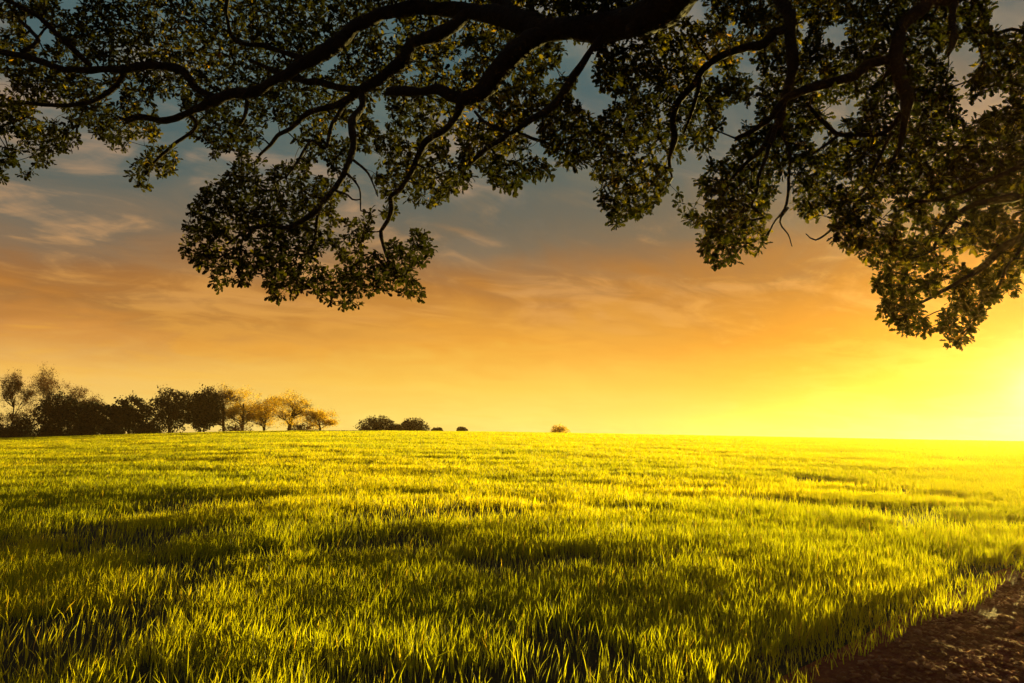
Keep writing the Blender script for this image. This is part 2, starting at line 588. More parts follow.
SV += np.stack([sx, sy, sz + size * 0.2], -1)[:, None, :]
SF = oct_f[None] + (np.arange(N) * 8)[:, None, None]
tag(new_obj('gravel', SV.reshape(-1, 3), SF, 3, M_stone), 'small stones and clods strewn over the dirt track', 'gravel', kind='stuff')

# ------------------------------------------------------------------ wheat
def blades(rng, x, y, hscale, wscale, seg):
    n = len(x)
    z = terrain(x, y)
    hf = 0.70 + 0.36 * fbm(x / 2.0, y / 1.0, 101, 3) + 0.30 * (vnoise(x / 0.30, y / 0.30, 105) - 0.5) + 0.14 * (vnoise(x / 0.9, y / 0.7, 107) - 0.5)
    h = hscale * hf * (0.62 + 0.55 * rng.random(n))
    wd = wscale * (0.7 + 0.6 * rng.random(n))
    yaw = rng.random(n) * 6.2832
    wx, wy = np.cos(yaw), np.sin(yaw)
    la = rng.random(n) * 6.2832
    lean = h * (0.10 + 0.42 * rng.random(n) ** 1.7)
    lx = np.cos(la) * lean + h * 0.05; ly = np.sin(la) * lean
    tint = np.clip(0.20 + 0.5 * vnoise(x / 4, y / 3, 120) + 0.35 * (rng.random(n) - 0.5), 0, 0.9)
    dry = rng.random(n) < 0.022
    tall = rng.random(n) < 0.012
    h[tall] *= 1.45; wd[tall] *= 0.6
    bent = rng.random(n) < 0.05
    lx[bent] *= 2.0; ly[bent] *= 2.0; h[bent] *= 0.85
    tint[dry] = 1.0
    ts_ = np.linspace(0, 1, seg + 1)
    vs = []
    for t in ts_[:-1]:
        bx = x + lx * t ** 2; by = y + ly * t ** 2; bz = z - 0.02 + h * (t - 0.12 * t ** 2 * (lean / h)) 
        ww = wd * 0.5 * (0.75 + 0.5 * t - 0.9 * t ** 3)
        tw = 1.0 + 0 * t
        cx_, cy_ = np.cos(yaw + 0.9 * t), np.sin(yaw + 0.9 * t)
        vs.append(np.stack([bx - cx_ * ww, by - cy_ * ww, bz], -1))
        vs.append(np.stack([bx + cx_ * ww, by + cy_ * ww, bz], -1))
    vs.append(np.stack([x + lx, y + ly, z + h * (0.97 - 0.25 * (lean / h))], -1))
    VV = np.stack(vs, 1)                       # n, 2*seg+1, 3
    nv = 2 * seg + 1
    base = (np.arange(n) * nv)[:, None]
    fq = []
    for k in range(seg - 1):
        fq.append(np.concatenate([base + 2 * k, base + 2 * k + 1, base + 2 * k + 3, base + 2 * k + 2], 1))
    ftri = np.concatenate([base + 2 * seg - 2, base + 2 * seg - 1, base + 2 * seg], 1)
    return VV.reshape(-1, 3), (np.vstack(fq) if fq else np.zeros((0, 4), int)), ftri, np.repeat(tint, nv)


def sample_wedge(rng, y0, y1, dens, pw, umax, pad):
    """density dens per m2 at y0, falling as (y0/y)^pw"""
    yy = np.linspace(y0, y1, 400)
    wdt = 2 * (umax * yy + pad)
    lin = dens * (y0 / yy) ** pw * wdt
    cdf = np.concatenate([[0], np.cumsum((lin[1:] + lin[:-1]) / 2 * np.diff(yy))])
    n = int(cdf[-1])
    y = np.interp(rng.random(n) * cdf[-1], cdf, yy)
    x = (rng.random(n) * 2 - 1) * (umax * y + pad)
    return x, y


rng = np.random.default_rng(5)
VA, IA, NA, TA = [], [], [], []
voff = 0
for (y0, y1, dens, pw, seg, hs, wsc) in ((1.2, 9.0, 370, 0.0, 3, 0.205, 0.0068), (9.0, 28.0, 340, 1.0, 2, 0.21, 0.0082), (28.0, 66.0, 100, 1.2, 2, 0.23, 0.015), (66.0, 128.0, 28, 1.0, 2, 0.26, 0.036)):
    x, y = sample_wedge(rng, y0, y1, dens, pw, 0.95, 1.6)
    # tufts: a handful of blades leave the ground together
    k = 4
    x = np.repeat(x, k); y = np.repeat(y, k)
    spread = 0.03 * max(1, (y0 / 9.0))
    x = x + rng.normal(0, spread, len(x)); y = y + rng.normal(0, spread, len(y))
    s, t = path_dist(x, y)
    d = fbm(x / 1.7 + 5, y / 1.1, 140, 3)
    keep = (s < 0.02) | (s > PATH_W + 0.1)
    keep &= rng.random(len(x)) < np.clip((d - 0.30) / 0.18, 0.12, 1)
    keep &= (s < -0.35) | (s > PATH_W) | (rng.random(len(x)) < 0.6)
    x, y, s = x[keep], y[keep], s[keep]
    hsc = hs * np.where((s > -0.4) & (s < 0.1), 0.62, 1.0)
    wv = wsc * np.where(y0 > 8, (y / y0) ** 0.8, 1.0)
    v, fq, ft, tn = blades(rng, x, y, hsc, wv, seg)
    VA.append(v); TA.append(tn)
    IA.append((fq + voff).ravel()); NA.append(np.full(len(fq), 4))
    IA.append((ft + voff).ravel()); NA.append(np.full(len(ft), 3))
    voff += len(v)
print('blade verts', voff)
wheat = new_obj('wheat_crop', np.vstack(VA), np.concatenate(IA), np.concatenate(NA), M_grass, smooth=True, attrs={'tint': np.concatenate(TA)})
tag(wheat, 'field of young green wheat glowing yellow in the low sun', 'crop', kind='stuff')

# ------------------------------------------------------------------ leaf geometry
lf_t = np.array([0.0, 0.16, 0.26, 0.40, 0.50, 0.66, 0.76, 0.88, 1.0])
lf_w = np.array([0.02, 0.14, 0.09, 0.25, 0.15, 0.31, 0.19, 0.20, 0.0])


def oak_leaves(rng, pos, direc, length, tint):
    """lobed leaves, each folded a little along its midrib"""
    n = len(pos)
    d = direc / (np.linalg.norm(direc, axis=1)[:, None] + 1e-9)
    rnd = rng.normal(0, 1, (n, 3)); rnd[:, 2] += 1.2
    sidev = np.cross(d, rnd); sidev /= np.linalg.norm(sidev, axis=1)[:, None] + 1e-9
    up = np.cross(sidev, d)
    fold = 0.25 + 0.3 * rng.random(n)
    curl = 0.35 * (rng.random(n) - 0.3)
    L = length[:, None, None]
    t = lf_t[None, :, None]; wv = lf_w[None, :, None]
    mid = pos[:, None, :] + d[:, None, :] * L * t - up[:, None, :] * L * (t ** 2) * curl[:, None, None]
    lift = up[:, None, :] * fold[:, None, None]
    rgt = mid + (sidev[:, None, :] + lift) * L * wv
    lft = mid + (-sidev[:, None, :] + lift) * L * wv
    # verts: mid0, midEnd, then 7 right inner, 7 left inner
    VV = np.concatenate([mid[:, :1], mid[:, 4:5], mid[:, -1:], rgt[:, 1:-1], lft[:, 1:-1]], 1)   # 3+7+7
    nv = 17
    base = (np.arange(n) * nv)[:, None]
    f1 = np.concatenate([base + 0, base + 1, base + 2] + [base + 3 + k for k in range(6, -1, -1)], 1)
    f2 = np.concatenate([base + 2, base + 1, base + 0] + [base + 10 + k for k in range(7)], 1)
    return VV.reshape(-1, 3), np.vstack([f1, f2]), np.repeat(tint, nv)


def inpoly(poly, x, y):
    p = np.asarray(poly, float)
    ins = np.zeros(len(x), bool)
    j = len(p) - 1
    for i in range(len(p)):
        xi, yi = p[i]; xj, yj = p[j]
        with np.errstate(divide='ignore', invalid='ignore'):
            c = ((yi > y) != (yj > y)) & (x < (xj - xi) * (y - yi) / (yj - yi + 1e-12) + xi)
        ins ^= c
        j = i
    return ins


# ------------------------------------------------------------------ the overhanging oak
# limbs: (column, row, radius in picture units, metres ahead of the camera); order from the trunk outward
LIMBS = {
 'L0': [(700, -22, 22, 6.6), (665, 8, 21, 7.0), (640, 20, 18, 7.2), (610, 28, 16, 7.5), (575, 29, 14, 7.8), (546, 28, 13, 8.0), (528, 24, 13, 8.2), (500, 18, 11, 8.4), (470, 11, 9, 8.7), (441, 10, 8, 8.9), (410, 9, 8, 9.0), (385, 12, 8, 9.1), (360, 24, 8, 9.2), (340, 38, 8, 9.3), (320, 52, 7.5, 9.3), (305, 62, 7, 9.4), (288, 74, 7, 9.4), (270, 84, 6.3, 9.5), (250, 92, 6.8, 9.6), (230, 96, 6.8, 9.7), (213, 99, 6.5, 9.8), (200, 108, 5.5, 9.8), (185, 114, 4.5, 9.9), (165, 119, 4, 10), (145, 117, 4, 10), (125, 119, 3.2, 10.1)],
 'L1a': [(216, 99, 5, 9.8), (200, 88, 5, 9.7), (190, 78, 5, 9.6), (178, 70, 4.8, 9.6), (160, 67, 4.5, 9.6), (140, 68, 4.5, 9.5), (125, 71, 4.6, 9.5), (108, 68, 4, 9.5), (85, 70, 3.8, 9.5), (60, 68, 3.8, 9.4), (40, 61, 3.6, 9.4), (20, 54, 3.6, 9.3), (-20, 48, 3, 9.2), (-80, 52, 2.5, 9.0)],
 'L1b': [(125, 72, 3.6, 9.5), (118, 85, 3.4, 9.6), (105, 96, 3.4, 9.7), (90, 103, 3, 9.8), (70, 106, 2.6, 9.9), (50, 105, 2.2, 10), (20, 103, 1.8, 10), (-15, 110, 1.5, 10)],
 'L1c': [(92, 67, 3.4, 9.4), (73, 50, 3.2, 9.2), (58, 35, 3, 9.0), (40, 18, 3, 8.8), (18, 6, 2.6, 8.6), (-12, -10, 2, 8.4)],
 'L1d': [(20, 54, 3, 9.3), (38, 40, 2.4, 9.4), (22, 22, 2, 9.6), (8, 5, 1.6, 9.7)],
 'L2': [(470, 12, 8, 8.7), (452, 26, 8, 8.8), (435, 36, 8, 8.9), (411, 45, 8, 9.0), (401, 60, 7, 9.1), (386, 75, 6.5, 9.2), (366, 88, 6, 9.3), (352, 97, 5, 9.4), (338, 104, 3.6, 9.4), (322, 108, 3.2, 9.5), (306, 114, 3, 9.6), (291, 127, 2.6, 9.7), (278, 135, 2.6, 9.8), (270, 146, 2, 9.9), (260, 155, 1.4, 9.9)],
 'L2b': [(362, 90, 4.5, 9.3), (340, 87, 4.5, 9.4), (317, 83, 4.2, 9.6), (297, 79, 3.5, 9.8), (275, 72, 2.6, 10.0), (250, 60, 2, 10.2)],
 'L2c': [(364, 92, 5, 9.3), (362, 106, 4, 9.2), (352, 118, 4.2, 9.1), (350, 130, 4.0, 9.0), (353, 146, 3.8, 9.0), (347, 167, 3.5, 8.9), (338, 183, 3.4, 8.9), (326, 198, 3.3, 8.9), (310, 213, 3.1, 8.8), (291, 225, 2.8, 8.8), (277, 226, 2.4, 8.7), (262, 226, 2.0, 8.7), (244, 232, 1.6, 8.6), (226, 246, 1.1, 8.6)],
 'L2d': [(332, 194, 2.6, 8.9), (320, 208, 2.2, 9.0), (316, 230, 1.9, 9.1), (312, 247, 1.6, 9.2), (300, 266, 1.3, 9.3), (288, 282, 0.9, 9.3)],
 'L2e': [(345, 106, 2.6, 9.4), (332, 126, 2.4, 9.3), (326, 148, 2, 9.2), (312, 140, 1.8, 9.1), (298, 160, 1.6, 9.0), (288, 178, 1.2, 8.9)],
 'L2f': [(350, 158, 1.6, 9.0), (358, 164, 1.3, 9.0), (368, 174, 1.0, 8.9), (373, 184, .8, 8.9), (378, 198, .6, 8.9)],
 'L2g': [(345, 172, 1.6, 8.9), (354, 180, 1.2, 8.9), (360, 192, 1.0, 8.8), (359, 212, .6, 8.8)],
 'L2h': [(334, 192, 1.5, 8.9), (344, 194, 1.1, 8.9), (352, 200, 0.9, 8.8), (360, 200, .6, 8.8)],
 'L3': [(546, 34, 12, 8.0), (526, 42, 12.5, 8.1), (508, 57, 11.5, 8.2), (494, 74, 10.5, 8.3), (479, 91, 9.5, 8.4), (463, 102, 8.5, 8.5), (460, 114, 5.4, 8.6), (447, 129, 5, 8.7), (426, 141, 4.5, 8.8), (418, 158, 4, 8.9), (410, 176, 3.5, 9.0), (402, 188, 3.2, 9.0), (391, 197, 2.8, 9.1), (391, 208, 2.6, 9.1), (388, 221, 2.4, 9.1), (381, 231, 2.2, 9.1), (384, 246, 1.8, 9.1), (388, 262, 1.3, 9.1), (400, 278, 0.9, 9.1)],
 'L3a': [(468, 101, 7, 8.5), (448, 96, 6.8, 8.5), (434, 88, 5.6, 8.6), (418, 91, 5.2, 8.7), (402, 91, 5, 8.8), (386, 91, 4.8, 8.9)],
 'L4': [(604, 34, 5, 7.5), (592, 50, 4.4, 7.5), (580, 67, 4.8, 7.6), (568, 85, 5, 7.7), (552, 105, 4.8, 7.8), (532, 120, 4.4, 7.9), (511, 135, 4, 8.0), (491, 147, 3.5, 8.1), (478, 157, 3, 8.2), (470, 164, 2.4, 8.2)],
 'L4a': [(511, 134, 2.6, 8.0), (500, 129, 2.2, 8.1), (486, 124, 2, 8.3), (474, 113, 1.6, 8.5)],
 'L4b': [(516, 132, 2.2, 8.0), (530, 138, 2, 8.3), (548, 144, 1.7, 8.5), (566, 152, 1.2, 8.7)],
 'L0u': [(524, 18, 7, 8.2), (508, 6, 6.5, 8.4), (490, -6, 6, 8.6), (470, -30, 5, 8.8)],
 'L0v': [(305, 60, 3.6, 9.4), (270, 48, 3, 9.8), (236, 40, 2.6, 10.1), (228, 18, 2.2, 10.2), (226, -8, 2, 10.2)],
 'L0w': [(250, 90, 3, 9.6), (244, 118, 2, 9.8), (230, 134, 1.4, 9.9)],
 'L0x': [(190, 113, 2.4, 9.9), (196, 126, 2, 9.9), (178, 142, 1.8, 10), (158, 158, 1.4, 10), (146, 174, 1.0, 10)],
 'L5': [(768, -40, 8, 8.4), (779, 0, 7, 8.2), (789, 18, 7, 8.1), (790, 44, 6.2, 8.1), (790, 73, 5.4, 8.1), (784, 95, 5, 8.1), (779, 117, 5, 8.1), (770, 135, 4, 8.2), (760, 152, 3, 8.3), (740, 170, 2.2, 8.4), (717, 193, 1.4, 8.5)],
 'L5a': [(790, 30, 5.4, 8.1), (774, 31, 5.8, 8.2), (764, 43, 5.8, 8.3), (746, 47, 5.2, 8.4), (729, 53, 5, 8.5), (711, 62, 4.8, 8.6), (700, 74, 4.5, 8.7), (692, 87, 4, 8.7), (679, 101, 4, 8.8), (672, 118, 3.5, 8.9), (672, 139, 3, 8.9), (670, 163, 2, 8.9), (671, 180, 1.0, 8.9)],
 'L5b': [(902, 59, 6, 8.0), (887, 61, 6, 8.0), (869, 65, 6, 8.0), (852, 76, 5.8, 8.0), (823, 84, 5.6, 8.0), (800, 90, 5.4, 8.0), (784, 100, 4.6, 8.0), (771, 116, 3.4, 8.1), (756, 128, 2.5, 8.2), (735, 140, 1.8, 8.3)],
 'L5c': [(777, 120, 2.8, 8.1), (768, 150, 2.4, 8.0), (758, 180, 2.0, 8.0), (752, 205, 1.4, 8.0)],
 'L5d': [(780, 130, 2.2, 8.1), (790, 155, 2.0, 8.0), (788, 180, 1.8, 8.0), (787, 205, 1.5, 8.0), (775, 220, 1.0, 8.0), (768, 234, .7, 8.0)],
 'L5f': [(786, 208, 1.3, 8.0), (781, 222, 1.0, 8.0), (789, 234, .8, 8.0), (793, 248, .5, 8.0)],
 'L5e': [(700, 74, 2.6, 8.7), (696, 100, 2.2, 8.7), (690, 118, 1.8, 8.8), (684, 132, 1.2, 8.9)],
 'L6': [(985, -45, 8, 7.7), (966, -12, 7, 7.8), (950, 0, 6, 7.9), (930, 3, 6.5, 7.9), (914, 12, 7.4, 7.9), (902, 28, 8.2, 7.9), (898, 46, 8.4, 7.9), (898, 66, 8.2, 7.9), (901, 85, 8, 7.9), (905, 100, 7, 7.9), (904, 117, 4.2, 7.9), (901, 138, 3, 8.0), (896, 153, 1.8, 8.0), (880, 176, 1.2, 8.1)],
 'L6a': [(952, 1, 4.6, 7.9), (953, 22, 4.4, 7.8), (953, 40, 3.6, 7.7), (947, 57, 1.4, 7.6)],
 'L6b': [(903, 110, 3.4, 7.9), (884, 132, 3, 8.1), (860, 135, 3, 8.3), (838, 133, 3, 8.5), (820, 119, 2.6, 8.6), (806, 104, 2, 8.7)],
 'L6c': [(842, 134, 2.4, 8.5), (825, 146, 2, 8.6), (806, 158, 1.8, 8.6), (780, 164, 1.5, 8.7), (752, 166, 1.2, 8.8)],
 'L6d': [(892, 134, 2.6, 8.1), (880, 158, 2.2, 8.0), (866, 186, 1.8, 8.0), (850, 212, 1.5, 7.9), (832, 228, 1.1, 7.9), (816, 240, .8, 7.9), (806, 234, .5, 7.9)],
 'L7': [(1100, 150, 7, 7.4), (1062, 176, 6, 7.4), (1024, 196, 4.6, 7.5), (988, 201, 4, 7.5), (967, 207, 3.4, 7.6), (953, 220, 2.6, 7.6), (941, 233, 2, 7.7), (933, 247, 1.5, 7.7), (937, 258, 1, 7.7)],
 'L7b': [(1030, 160, 4, 7.5), (988, 180, 3, 7.6), (965, 191, 2.6, 7.7), (941, 200, 2.2, 7.8), (915, 202, 1.8, 7.9), (890, 215, 1.4, 8.0)],
 'L8': [(1085, 195, 6, 7.3), (1050, 220, 5, 7.3), (1024, 234, 4.2, 7.3), (1000, 251, 4, 7.3), (982, 268, 3.5, 7.3), (965, 280, 3, 7.3), (941, 292, 2, 7.4), (922, 303, 1.4, 7.4), (905, 316, .9, 7.4)],
 'L8b': [(1040, 226, 2.8, 7.3), (1022, 246, 2.4, 7.2), (1008, 268, 2, 7.2), (1000, 286, 1.8, 7.2), (983, 306, 1.6, 7.2), (972, 322, 1.1, 7.2), (958, 338, .8, 7.2)],
}
# which limb a side branch belongs to (its stem part)
OWNER = {'L0': 0, 'L1a': 1, 'L1b': 1, 'L1c': 1, 'L1d': 1, 'L0v': 0, 'L0w': 0, 'L0x': 0, 'L0u': 0, 'L2': 2, 'L2b': 2, 'L2c': 3, 'L2d': 3, 'L2e': 2, 'L3': 4, 'L3a': 4, 'L2f': 3, 'L2g': 3, 'L2h': 3, 'L5f': 6, 'L4': 5, 'L4a': 5, 'L4b': 5,
         'L5': 6, 'L5a': 7, 'L5c': 6, 'L5d': 6, 'L5e': 7, 'L5b': 8, 'L6': 8, 'L6a': 8, 'L6b': 8, 'L6c': 8, 'L6d': 8, 'L7': 9, 'L7b': 9, 'L8': 10, 'L8b': 10}

OUT = [(-180, -150), (1200, -150), (1200, 230), (1120, 270), (1060, 285), (1024, 268), (1011, 274), (1020, 289), (1017, 295), (997, 298), (982, 312), (976, 327), (967, 342), (956, 344), (946, 353), (932, 347), (924, 330), (903, 333), (881, 315), (885, 295), (872, 283), (868, 260), (856, 251), (841, 252), (833, 239), (834, 226), (831, 208), (818, 211), (816, 219), (798, 211), (793, 198), (778, 198), (765, 211), (768, 221), (768, 234), (763, 249), (750, 255), (737, 252), (742, 259), (730, 268), (717, 268), (704, 262), (696, 246), (709, 234), (702, 226), (691, 226), (676, 213), (662, 203), (674, 191), (681, 175), (679, 150), (669, 183), (658, 208), (643, 215), (633, 219), (623, 217), (615, 227), (605, 213), (600, 198), (590, 176), (576, 173), (564, 168), (555, 176), (526, 179), (517, 190), (502, 193), (488, 180), (478, 170), (463, 160), (473, 176), (470, 187), (453, 193), (449, 201), (432, 206), (408, 201), (394, 204), (400, 214), (398, 225), (392, 236), (396, 247), (408, 249), (413, 233), (423, 229), (432, 241), (435, 249), (424, 263), (411, 274), (420, 285), (426, 297), (411, 300), (397, 293), (383, 296), (376, 293), (379, 301), (367, 305), (345, 309), (326, 304), (318, 294), (298, 293), (287, 300), (279, 308), (271, 304), (266, 285), (260, 277), (244, 286), (227, 282), (219, 289), (211, 285), (208, 268), (189, 270), (184, 253), (186, 241), (184, 225), (195, 199), (222, 178), (237, 160), (236, 150), (215, 158), (200, 140), (184, 138), (183, 168), (167, 176), (158, 186), (143, 190), (129, 180), (129, 164), (97, 138), (88, 127), (76, 143), (44, 164), (28, 176), (0, 182), (-60, 190), (-180, 160)]
HOLES = [
 [(106, 90), (112, 86), (123, 88), (121, 103), (108, 107)],
 [(155, 97), (176, 99), (177, 110), (186, 120), (188, 138), (170, 137), (160, 124)],
 [(267, 116), (273, 114), (279, 129), (302, 120), (305, 123), (291, 143), (311, 152), (297, 158), (276, 164), (258, 155), (250, 150), (264, 140)],
 [(357, 154), (372, 165), (376, 192), (388, 203), (378, 214), (367, 208), (359, 206), (350, 214), (336, 210), (344, 195), (352, 181)],
 [(373, 95), (387, 98), (388, 128), (376, 130)],
 [(326, 249), (338, 250), (340, 264), (328, 266)],
 [(441, 56), (458, 56), (457, 70), (444, 70)],
 [(400, 68), (414, 70), (412, 82), (402, 80)],
 [(540, 75), (555, 66), (566, 55), (556, 46), (566, 40), (580, 45), (594, 50), (596, 82), (602, 92), (602, 105), (594, 118), (588, 108), (576, 103), (570, 92), (578, 80), (566, 76), (552, 84)],
 [(600, 94), (612, 94), (622, 97), (629, 105), (615, 105), (606, 108), (603, 117), (598, 108)],
 [(524, 6), (545, 8), (552, 16), (535, 14)],
 [(682, -3), (708, -3), (706, 23), (694, 20), (684, 12)],
 [(820, 27), (840, 27), (848, 34), (843, 44), (830, 46), (822, 38)],
 [(829, 108), (842, 99), (855, 100), (858, 112), (848, 118), (838, 125), (830, 124)],
 [(812, 132), (829, 130), (826, 146), (812, 149)],
 [(722, 127), (735, 125), (742, 133), (734, 141), (728, 150), (714, 152), (700, 165), (690, 172), (684, 184), (676, 205), (660, 208), (670, 184), (680, 165), (686, 150), (694, 147), (704, 154), (715, 140)],
 [(962, 214), (945, 228), (946, 238), (955, 228), (968, 218)],
 [(936, 240), (934, 252), (941, 260), (950, 260), (965, 269), (977, 258), (986, 236), (970, 248), (955, 254), (945, 250)],
 [(994, -30), (1040, -40), (1040, 22), (1015, 25), (1002, 28), (988, 32), (992, 20)],
 [(926, 44), (940, 45), (952, 57), (964, 42), (974, 54), (988, 52), (987, 60), (974, 67), (971, 82), (969, 95), (979, 96), (987, 86), (1005, 90), (1006, 101), (982, 111), (967, 115), (959, 102), (951, 79), (948, 64), (938, 56)],
 [(24, 20), (40, 16), (52, 30), (54, 46), (40, 44), (26, 34)],
 [(58, -4), (84, -4), (76, 12), (64, 14)],
 [(448, 26), (462, 30), (456, 38), (446, 34)],
 [(640, 86), (652, 84), (654, 92), (642, 94)],
]

OAK = empty('oak_tree', (4.3, -3.2, float(terrain(np.array([4.3]), np.array([-3.2]))[0])))
tag(OAK, 'large oak reaching over the field with dark drooping leafy limbs', 'tree')
ORI = np.array(OAK.location)
rng = np.random.default_rng(3)

node_p, node_o = [], []           # skeleton nodes for the twigs
parts = {}
limb_curve = {}
for nm_, L in LIMBS.items():
    a = np.array(L, float)
    P = unproj(a[:, 0], a[:, 1], a[:, 3])
    rad = a[:, 2] * a[:, 3] / FPX * np.interp(a[:, 2], [2, 5, 12], [0.98, 0.86, 0.96])
    C = catmull(np.column_stack([P, rad]), 0.07)
    wob = rng.normal(0, 1, (len(C), 3))
    for _ in range(3):
        wob[1:-1] = (wob[:-2] + wob[1:-1] * 2 + wob[2:]) / 4
    C[:, :3] += wob * 0.012
    w2 = np.interp(np.arange(len(C)), np.arange(0, len(C) + 5, 5), rng.normal(0, 1, len(np.arange(0, len(C) + 5, 5))))
    w3 = np.interp(np.arange(len(C)), np.arange(0, len(C) + 4, 4), rng.normal(0, 1, len(np.arange(0, len(C) + 4, 4))))
    C[:, 2] += w2 * np.clip(C[:, 3] * 0.28, 0.006, 0.022); C[:, 0] += w3 * np.clip(C[:, 3] * 0.28, 0.006, 0.022)
    C[:, 3] *= 1 + 0.12 * w3
    C[:, 3] = np.maximum(C[:, 3], 0.005)
    limb_curve[nm_] = C
    ow = OWNER[nm_]
    node_p.append(C[::2, :3]); node_o.append(np.full(len(C[::2]), ow))
    parts.setdefault(ow, Tubes())
    parts[ow].add(C[:, :3], C[:, 3], 11 if C[0, 3] > 0.05 else 6, 0.09, rng)
    for q in range(int(len(C) * 0.07)):              # broken stubs and knots
        i = rng.integers(3, max(4, len(C) - 3)) if len(C) > 8 else 0
        if C[i, 3] > 0.028:
            dn = rng.normal(0, 1, 3); dn /= np.linalg.norm(dn)
            l_ = rng.uniform(0.05, 0.20); r_ = C[i, 3] * rng.uniform(0.18, 0.4)
            parts[ow].add([C[i, :3], C[i, :3] + dn * (C[i, 3] + l_ * .5), C[i, :3] + dn * (C[i, 3] + l_) + [0, 0, -0.02]], [r_ * 1.5, r_, r_ * 0.5], 6, 0.12, rng)

# trunk and the heavy limbs behind and above the camera that carry the ones in view
def heavy(pts, tubes, sides=14):
    C = catmull(np.array(pts, float), 0.16)
    wob = rng.normal(0, 1, (len(C), 3))
    for _ in range(5):
        wob[1:-1] = (wob[:-2] + wob[1:-1] * 2 + wob[2:]) / 4
    wob[0] = wob[-1] = 0
    C[:, :3] += wob * 0.03
    tubes.add(C[:, :3], C[:, 3], sides, 0.06, rng)
    return C


gz = float(ORI[2])
tt = Tubes()
heavy([(4.3, -3.2, gz - 0.3, 0.95), (4.3, -3.2, gz + 0.15, 0.72), (4.32, -3.15, 1.2, 0.58), (4.25, -3.05, 2.4, 0.54), (4.2, -2.9, 3.5, 0.58), (4.1, -2.7, 4.3, 0.5), (3.9, -2.6, 5.6, 0.38), (3.6, -2.9, 7.4, 0.26), (3.9, -3.2, 9.2, 0.14), (3.8, -3.0, 10.6, 0.05)], tt, 18)
for k in range(7):                                  # root flare
    a_ = k / 7 * 6.28 + 0.3
    heavy([(4.3 + math.cos(a_) * 0.35, -3.2 + math.sin(a_) * 0.35, gz + 0.75, 0.22), (4.3 + math.cos(a_) * 0.75, -3.2 + math.sin(a_) * 0.75, gz + 0.18, 0.2), (4.3 + math.cos(a_) * 1.3, -3.2 + math.sin(a_) * 1.3, gz - 0.1, 0.12)], tt, 8)
tt.build('trunk', M_bark, OAK, ORI)


def start(nm_):
    return tuple(limb_curve[nm_][0])


def lead(nm_, pts):
    s0 = start(nm_); s1 = limb_curve[nm_][2]
    C = heavy(pts + [s0, tuple(s1)], parts[OWNER[nm_]], 12)
    return C


backC = []
backC.append((lead('L0', [(4.2, -2.9, 3.6, 0.40), (4.0, -1.8, 4.7, 0.33), (3.5, 0.2, 5.6, 0.29), (3.0, 2.4, 6.0, 0.27), (2.5, 4.6, 6.3, 0.24)]), 0))
c6 = lead('L6', [(4.3, -2.8, 3.9, 0.36), (4.8, -1.4, 5.3, 0.30), (5.6, 1.0, 6.9, 0.25), (6.0, 3.6, 7.8, 0.2), (5.9, 6.0, 8.1, 0.14)])
backC.append((c6, 8))
b5 = c6[int(len(c6) * 0.45)]
backC.append((lead('L5', [tuple(b5), (5.0, 2.8, 7.7, 0.16), (4.1, 5.4, 8.3, 0.13)]), 6))
c7 = lead('L7', [(4.5, -2.9, 3.3, 0.32), (6.2, -1.6, 4.3, 0.26), (7.6, 1.0, 4.9, 0.2), (7.6, 4.0, 5.2, 0.15)])
backC.append((c7, 9))
b8 = c7[int(len(c7) * 0.5)]
backC.append((lead('L8', [tuple(b8), (8.0, 3.6, 4.6, 0.1), (7.2, 6.0, 4.4, 0.08)]), 10))
b7b = c7[int(len(c7) * 0.8)]
s7b = limb_curve['L7b'][0]
parts[9].add(np.array([b7b[:3], (b7b[:3] + s7b[:3]) / 2 + [0, 0, 0.2], s7b[:3]]), [0.08, 0.06, 0.045], 8, 0.05, rng)

# leaf clusters inside the outline
cell = 5.3
gxs = np.arange(-175, 1195, cell); gys = np.arange(-140, 358, cell)
cx, cy_ = np.meshgrid(gxs, gys); cx = cx.ravel(); cy_ = cy_.ravel()
cx = cx + rng.uniform(-cell * .55, cell * .55, len(cx)); cy_ = cy_ + rng.uniform(-cell * .55, cell * .55, len(cy_))
ok = inpoly(OUT, cx, cy_)
for hpoly in HOLES:
    hp_ = np.array(hpoly, float); hc_ = hp_.mean(0); hpoly = hc_ + (hp_ - hc_) * 1.14
    ok &= ~inpoly(hpoly, cx, cy_)
gapn = vnoise(cx / 13.0, cy_ / 13.0, 200) * 0.6 + vnoise(cx / 30.0, cy_ / 30.0, 203) * 0.4
thr = np.full(len(cx), 0.33)
thr[(cy_ < 110) & (cx > 120)] = 0.26
thr[(cx < 130) & (cy_ < 60)] = 0.32
thr[(cy_ < -20)] = 0.42
thr[(cx > 860) & (cy_ > 60) & (cy_ < 210)] = 0.2
thr[(cx > 960) & (cy_ > 95) & (cy_ < 190)] = 0.12
thr[(cy_ > 200) & (cx > 850)] = 0.42
thr[(cy_ > 262) & (cx > 850)] = 0.47
ok &= gapn > thr
outside = (cx < -15) | (cx > 1040) | (cy_ < -20)
ok &= ~(outside & (rng.random(len(cx)) < 0.55))
cx, cy_ = cx[ok], cy_[ok]
# distance: follow the nearest limb, with real depth spread
LA = np.vstack([np.array(L, float) for L in LIMBS.values()])
LO = np.concatenate([np.full(len(L), OWNER[k]) for k, L in LIMBS.items()])
d2 = (cx[:, None] - LA[None, :, 0]) ** 2 + (cy_[:, None] - LA[None, :, 1]) ** 2
wgt = 1 / (d2 + 250.0) ** 1.5
dep = (wgt * LA[None, :, 3]).sum(1) / wgt.sum(1)
dep = dep + rng.normal(0, 0.42, len(cx)) + 1.4 * (vnoise(cx / 45., cy_ / 45., 210) - 0.45)
far = rng.random(len(cx)) < 0.22
dep[far] += rng.uniform(0.3, 1.6, far.sum())
dense = (cx > 930) & (cy_ > 80) & (cy_ < 260)
dep[dense] -= 0.2
